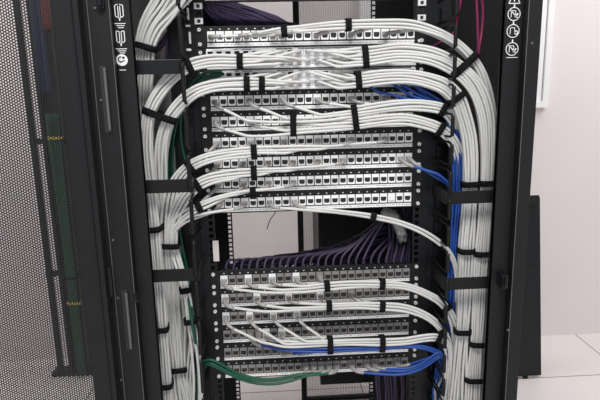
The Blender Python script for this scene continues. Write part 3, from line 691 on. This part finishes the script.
# ---- purple cables behind
rnd = random.Random(3)
for i in range(24):                                                # upper fan, behind the top panel
    px = 208+i*3.7; x = P(px, 30, .03).x
    y0 = 2+rnd.uniform(0, 14)
    pts = [P(150+i*1.0, 58-i*1.5, .22+.004*(i % 5)), P(180+i*.6, 30-i*.8, .20), P(205+i*.8, 8+i*.25+rnd.uniform(-3, 3), .17-.003*(i % 6)), P(206+i*2.4, 11+i*.45+rnd.uniform(-2, 2), .13), P(px+8, 22+i*.15+rnd.uniform(-1, 1), .085), P(px+16, 30, .062), P(px+18, 38, .055)]
    cable('network_cable', smooth_path(pts, .012), PURPLE, 'purple network cable fanning out behind the top patch panel', 'cable', 'purple cables above the top panel', r=.0030, n=6)
for i in range(46):                                                # thick bunch filling the gap at the left
    t = (i+.5)/46; j = lambda a: rnd.uniform(-a, a)
    top = [(178,-20),(200,-8),(230,1),(255,9),(275,17),(292,25),(312,32)]; bot = [(170,40),(196,29),(215,31),(235,33),(255,35),(275,36),(300,38)]
    pts = [P(a[0]*(1-t)+b_[0]*t+j(2), a[1]*(1-t)+b_[1]*t+j(1.6), .24-.022*n_-.02*((i*7) % 3)) for n_, (a, b_) in enumerate(zip(top, bot))]
    cable('network_cable', smooth_path(pts, .014), PURPLE, 'purple network cable in the thick bunch behind the top complete panel', 'cable', 'purple cables above the top panel', r=.0030, n=6)
def topline(x):
    K = [(225,264),(260,258),(300,252),(345,244),(368,230),(384,214),(400,206),(420,200)]
    for (a, b_), (c_, d) in zip(K, K[1:]):
        if x <= c_: return b_+(d-b_)*(max(x, a)-a)/(c_-a)
    return 200
for i in range(24):                                                # lower fan, each bends down into the first lower panel
    xx = -W/2+(i+.5)*JP; tx = 237+i*7.4
    L_ = [V((xx, .034, zof(12)+.022)), V((xx+.001, .050, zof(12)+.034)), V((xx+.008, .062, zof(12)+.046))]
    for dx, dy, Y in ((18, 4, .085), (42, 5, .105), (75, 7, .125)):
        x = tx+dx
        if x < 392: L_.append(P(x, max(topline(x)+dy+rnd.uniform(0, 3), 0), Y))
    L_ += [P(402+rnd.uniform(-8, 6), 226+rnd.uniform(-8, 6), .15), P(404+rnd.uniform(-10, 6), 200, .17), P(405, 178, .18)]
    cable('network_cable', smooth_path(L_, .012), PURPLE, 'purple network cable bending down behind the panel just below the gap', 'cable', 'purple cables in the open gap', r=.0032, n=7)
for i in range(78):                                                # sloping bunch behind the fan
    x0 = 228+(i/77)*150; x = x0; L_ = [P(x0-10, 272, .13+rnd.uniform(0, .05))]
    d0 = rnd.uniform(0, 1)**1.3; Y = .13+rnd.uniform(0, .05)
    while x < 385:
        L_.append(P(x, topline(x)+1+(268-topline(x))*d0*.7+rnd.uniform(-1, 1), Y)); x += 26; Y += .006
    L_ += [P(396+rnd.uniform(-12, 10), 224+rnd.uniform(-8, 12), .2), P(404+rnd.uniform(-16, 6), 203, .21), P(405, 180, .21)]
    cable('network_cable', smooth_path(L_, .014), PURPLE, 'purple network cable in the sloping bunch behind the open gap', 'cable', 'purple cables in the open gap', r=.0032, n=6)
for i in range(14):                                                # vertical strands at the right of the gap
    x0 = 378+i*2.6
    pts = [P(x0+rnd.uniform(-2, 2), 190, .10+.01*(i % 3)), P(x0-2, 215, .11), P(x0+rnd.uniform(-2, 2), 240, .10), P(x0-3, 262, .09), P(x0-2, 285, .09)]
    if i > 4: cable('network_cable', smooth_path(pts, .014), PURPLE, 'purple network cable hanging at the right end of the open gap', 'cable', 'purple cables in the open gap', r=.0032, n=6)
for i in range(7):                                                 # behind the left channel
    for (a, b_, nm) in ((46, 76, 'upper'), (190, 245, 'lower')):
        pts = [P(167+i*1.8+(8 if a > 100 else 0), a-6, .12), P(166+i*1.9+(8 if a > 100 else 0), (a+b_)/2, .11), P(167+i*1.8+(8 if a > 100 else 0), b_, .12)]
        cable('network_cable', smooth_path(pts, .014), PURPLE, 'purple network cable glimpsed behind the %s left channel' % nm, 'cable', 'purple cables behind the left channel, %s' % nm, r=.0032, n=6)
for i in range(9):                                                 # lower right, behind the lowest panel
    pts = [P(376+i*3.2, 366, .08), P(378+i*3.2+rnd.uniform(-2, 2), 385, .1), P(380+i*3+rnd.uniform(-2, 2), 425, .12)]
    cable('network_cable', smooth_path(pts, .014), PURPLE, 'purple network cable hanging below the right end of the lowest panel', 'cable', 'purple cables below the lowest panel', r=.0032, n=6)
# grey foam sleeve among them
pth = smooth_path([P(386, 213, .09), P(391, 215, .075), P(397, 222, .07), P(401, 232, .07), P(403, 240, .08)], .005)
vs, fs = tube_geo(pth, .016, 16, .010)
rr = random.Random(2); vs = [v+V((rr.uniform(-1, 1), rr.uniform(-1, 1), rr.uniform(-1, 1)))*.0030 for v in vs]
o = new_obj('foam_sleeve', vs, fs, FOAM, None, True); tag(o, 'ragged pale grey foam sleeve among the purple cables at the right of the gap', 'foam sleeve')
# thin loose black tie hanging in the gap
cable('cable_tie', smooth_path([P(275, 206, .004), P(275, 213, .02), P(270, 220, .03), P(267, 229, .03)], .006), PBLACK, 'thin black cable tie dangling below the lowest upper panel', 'cable tie', None, r=.0011, n=6)

# black equipment box far back
a = P(318, 205, .6); b_ = P(384, 382, .6)
bx = empty('equipment_box', ((a.x+b_.x)/2, .7, b_.z), 'tall black enclosure deep in the rack behind the purple cables', 'enclosure')
mb = MB(); mb.box(a.x, b_.x+.05, .6, .84, b_.z, -.48); local(mb.build('housing', BLACK2, bevel=.003), bx)
mb = MB(); mb.box(a.x+.01, b_.x+.04, .597, .6, b_.z+.02, -.50); local(mb.build('front_cover', BLACK, bevel=.001), bx)

# ---------------------------------------------------------------- opened front door at the left
DX1 = -.418; DX0 = -1.22; Dy = -.165
dd = empty('perforated_front_door', (DX1, Dy, ZB), 'large perforated black cabinet door swung open at the left edge', 'cabinet door')
mb = MB(); mb.plate([DX0, DX0+.035, DX1-.043, DX1], [ZB+.03, ZB+.07, ZT-.05, ZT-.01], lambda i, j: i == 1 and j == 1, Dy-.012, Dy+.012)
local(mb.build('door_frame', BLACK, bevel=.002), dd)
mb = MB(); mb.box(DX1-.0125, DX1-.010, Dy-.0145, Dy-.012, ZB+.03, ZT-.01); local(mb.build('frame_rib', BLACK2), dd)
mb = MB(); mb.add([(DX0+.03, Dy, ZB+.06), (DX1-.04, Dy, ZB+.06), (DX1-.04, Dy, ZT-.04), (DX0+.03, Dy, ZT-.04)], [(0, 1, 2, 3)]); local(mb.build('perforated_sheet', PERF), dd)
for z in (.3, -.45, -1.1):
    mb = MB(); mb.cyl((DX1+.003, Dy+.006, z-.03), (0, 0, 1), .006, .06); local(mb.build('hinge', BLACK2), dd)

# ---------------------------------------------------------------- cable riser behind the door
rz = empty('cable_riser', (-1.05, 1.2, FLOOR), 'black open steel riser frame standing at the wall behind the perforated door', 'cable riser')
for (pa, w, d, nm) in (((62, 369), .018, .03, 'post'), ((72.5, 370), .012, .05, 'post'), ((88.5, 370), .012, .05, 'post')):
    q = P(pa[0], pa[1], 1.25); mb = MB(); mb.box(q.x-w/2, q.x+w/2, 1.225, 1.225+d, FLOOR, 1.2); local(mb.build(nm, BLACK, bevel=.002), rz)
qa, qb = P(58, 369, 1.25).x, P(95, 370, 1.25).x
mb = MB(); mb.box(qa-.02, qb+.02, 1.22, 1.29, FLOOR, FLOOR+.02); local(mb.build('base_plate', BLACK, bevel=.002), rz)
mb = MB(); mb.box(P(72, 370, 1.25).x-.015, P(89, 370, 1.25).x+.005, 1.27, 1.30, FLOOR+.02, 1.2); local(mb.build('back_plate', BLACK2), rz)
for z in (-.9, -.3, .35, .9):
    mb = MB(); mb.box(qa, qb, 1.24, 1.255, z-.012, z+.012); local(mb.build('rung', BLACK), rz)
def vpx(base, dx, Y, ys):  # vertical strand standing at the riser
    q = P(base, 370, Y); return [V((q.x+dx+.004*math.sin(z*3+dx*80), Y, z)) for z in ys]
ys = [FLOOR+.02, -1.0, -.6, P(57, 180, 1.2).z]
for i in range(11):
    dx = (i % 6)*.0075-.014; Y = 1.20+.009*(i//6)
    cable('network_cable', smooth_path(vpx(80.5, dx-.003, Y, ys+[P(54, 114, 1.2).z]), .03), mat('riser_green', (.004, .085, .035), .5) if i == 0 else bpy.data.materials['riser_green'], 'green network cable of the bundle on the riser behind the perforated door', 'cable', 'green cables on the riser', r=.0045, n=6)
for i in range(6):
    cable('network_cable', smooth_path(vpx(75, i*.007-.008, 1.20+.004*(i % 2), [P(48, 92, 1.2).z, .2, .5, .9, 1.2]), .03), NAVY, 'navy blue network cable on the riser behind the perforated door', 'cable', 'navy cables on the riser', r=.0045, n=6)
for i in range(4):
    cable('network_cable', smooth_path(vpx(84, i*.008-.006, 1.20, [P(48, 30, 1.2).z, .6, .9, 1.2]), .03), RED, 'dark red network cable at the top of the riser behind the perforated door', 'cable', 'red cables on the riser', r=.0045, n=6)
q = P(80.5, 370, 1.2)
for z, m, lab in ((P(55, 138, 1.2).z, YELLOW, 'yellow tie on the green riser bundle, upper'), (P(78, 303, 1.2).z, YELLOW, 'yellow tie on the green riser bundle, lower'), (P(75, 278, 1.2).z, VELCRO, 'black tie on the green riser bundle')):
    mb = MB(); mb.plate([q.x-.027, q.x-.0262, q.x+.031, q.x+.032], [z-.006, z+.006], lambda i, j: i == 5, 1.192, 1.194); mb.box(q.x-.0275, q.x-.0255, 1.192, 1.216, z-.006, z+.006); mb.box(q.x+.0305, q.x+.0325, 1.192, 1.216, z-.006, z+.006)
    tag(mb.build('cable_tie', m), lab, 'cable tie')

# ---------------------------------------------------------------- loose side panel at the right
BL, TR = V((1.09, 1.005, FLOOR)), P(537, 197, 1.13)
H = TR.z-FLOOR; lean = math.atan2(TR.y-BL.y, H)
sp = empty('cabinet_side_panel', (1.09, 1.005, FLOOR), 'detached black cabinet side panel standing on the floor, right of the rack', 'panel')
sp.rotation_euler = (-lean, 0, 0)
Hs = H/math.cos(lean); xr = -.0
mb = MB(); mb.box(-.62, xr, -.011, .011, .012, Hs); mb.build('sheet', BLACK, sp, .003)
mb = MB(); mb.box(-.60, xr-.012, -.0135, -.011, .03, Hs-.02); mb.build('inner_face', BLACK2, sp, .001)
for x in (-.07, -.5):
    mb = MB(); mb.cyl((x, 0, 0), (0, 0, 1), .012, .012); mb.build('foot', PBLACK, sp)
mb = MB(); mb.box(xr-.04, xr-.004, -.012, .012, Hs, Hs+.008); mb.build('hook_tab', BLACK, sp)
mb = MB(); mb.box(xr-.05, xr-.018, -.016, -.0135, Hs-.05, Hs-.03); mb.box(xr-.05, xr-.018, -.016, -.0135, Hs*.62, Hs*.62+.01); mb.build('clip', PBLACK, sp)

# ---------------------------------------------------------------- light
w = bpy.data.worlds.new('world'); S.world = w; w.use_nodes = True
w.node_tree.nodes['Background'].inputs[0].default_value = (.93, .96, 1, 1); w.node_tree.nodes['Background'].inputs[1].default_value = .6
def area(x, y, z, sx, sy, e, rx=0, ry=0):
    l = bpy.data.lights.new('ceiling_and_fill_lamp', 'AREA'); l.shape = 'RECTANGLE'; l.size = sx; l.size_y = sy; l.energy = e; l.color = (1, .98, .96)
    o = bpy.data.objects.new('ceiling_and_fill_lamp', l); COL.objects.link(o); o.location = (x, y, z); o.rotation_euler = (rx, ry, 0)
area(-.1, -1.3, 1.35, 1.6, .5, 46, math.radians(20))
area(1.5, .2, 1.35, .6, 1.2, 20)  # unseen fill, added to brighten the wall at the right
area(-1.6, .5, 1.35, .6, 1.2, 16)
area(.1, 1.12, 1.38, 1.4, .3, 10)
vs_ = S.view_settings; vs_.view_transform = 'Standard'; vs_.look = 'None'; vs_.exposure = 0; vs_.gamma = 1; vs_.use_curve_mapping = False
S.cycles.max_bounces = 6; S.cycles.transparent_max_bounces = 16
print('cables', NC)
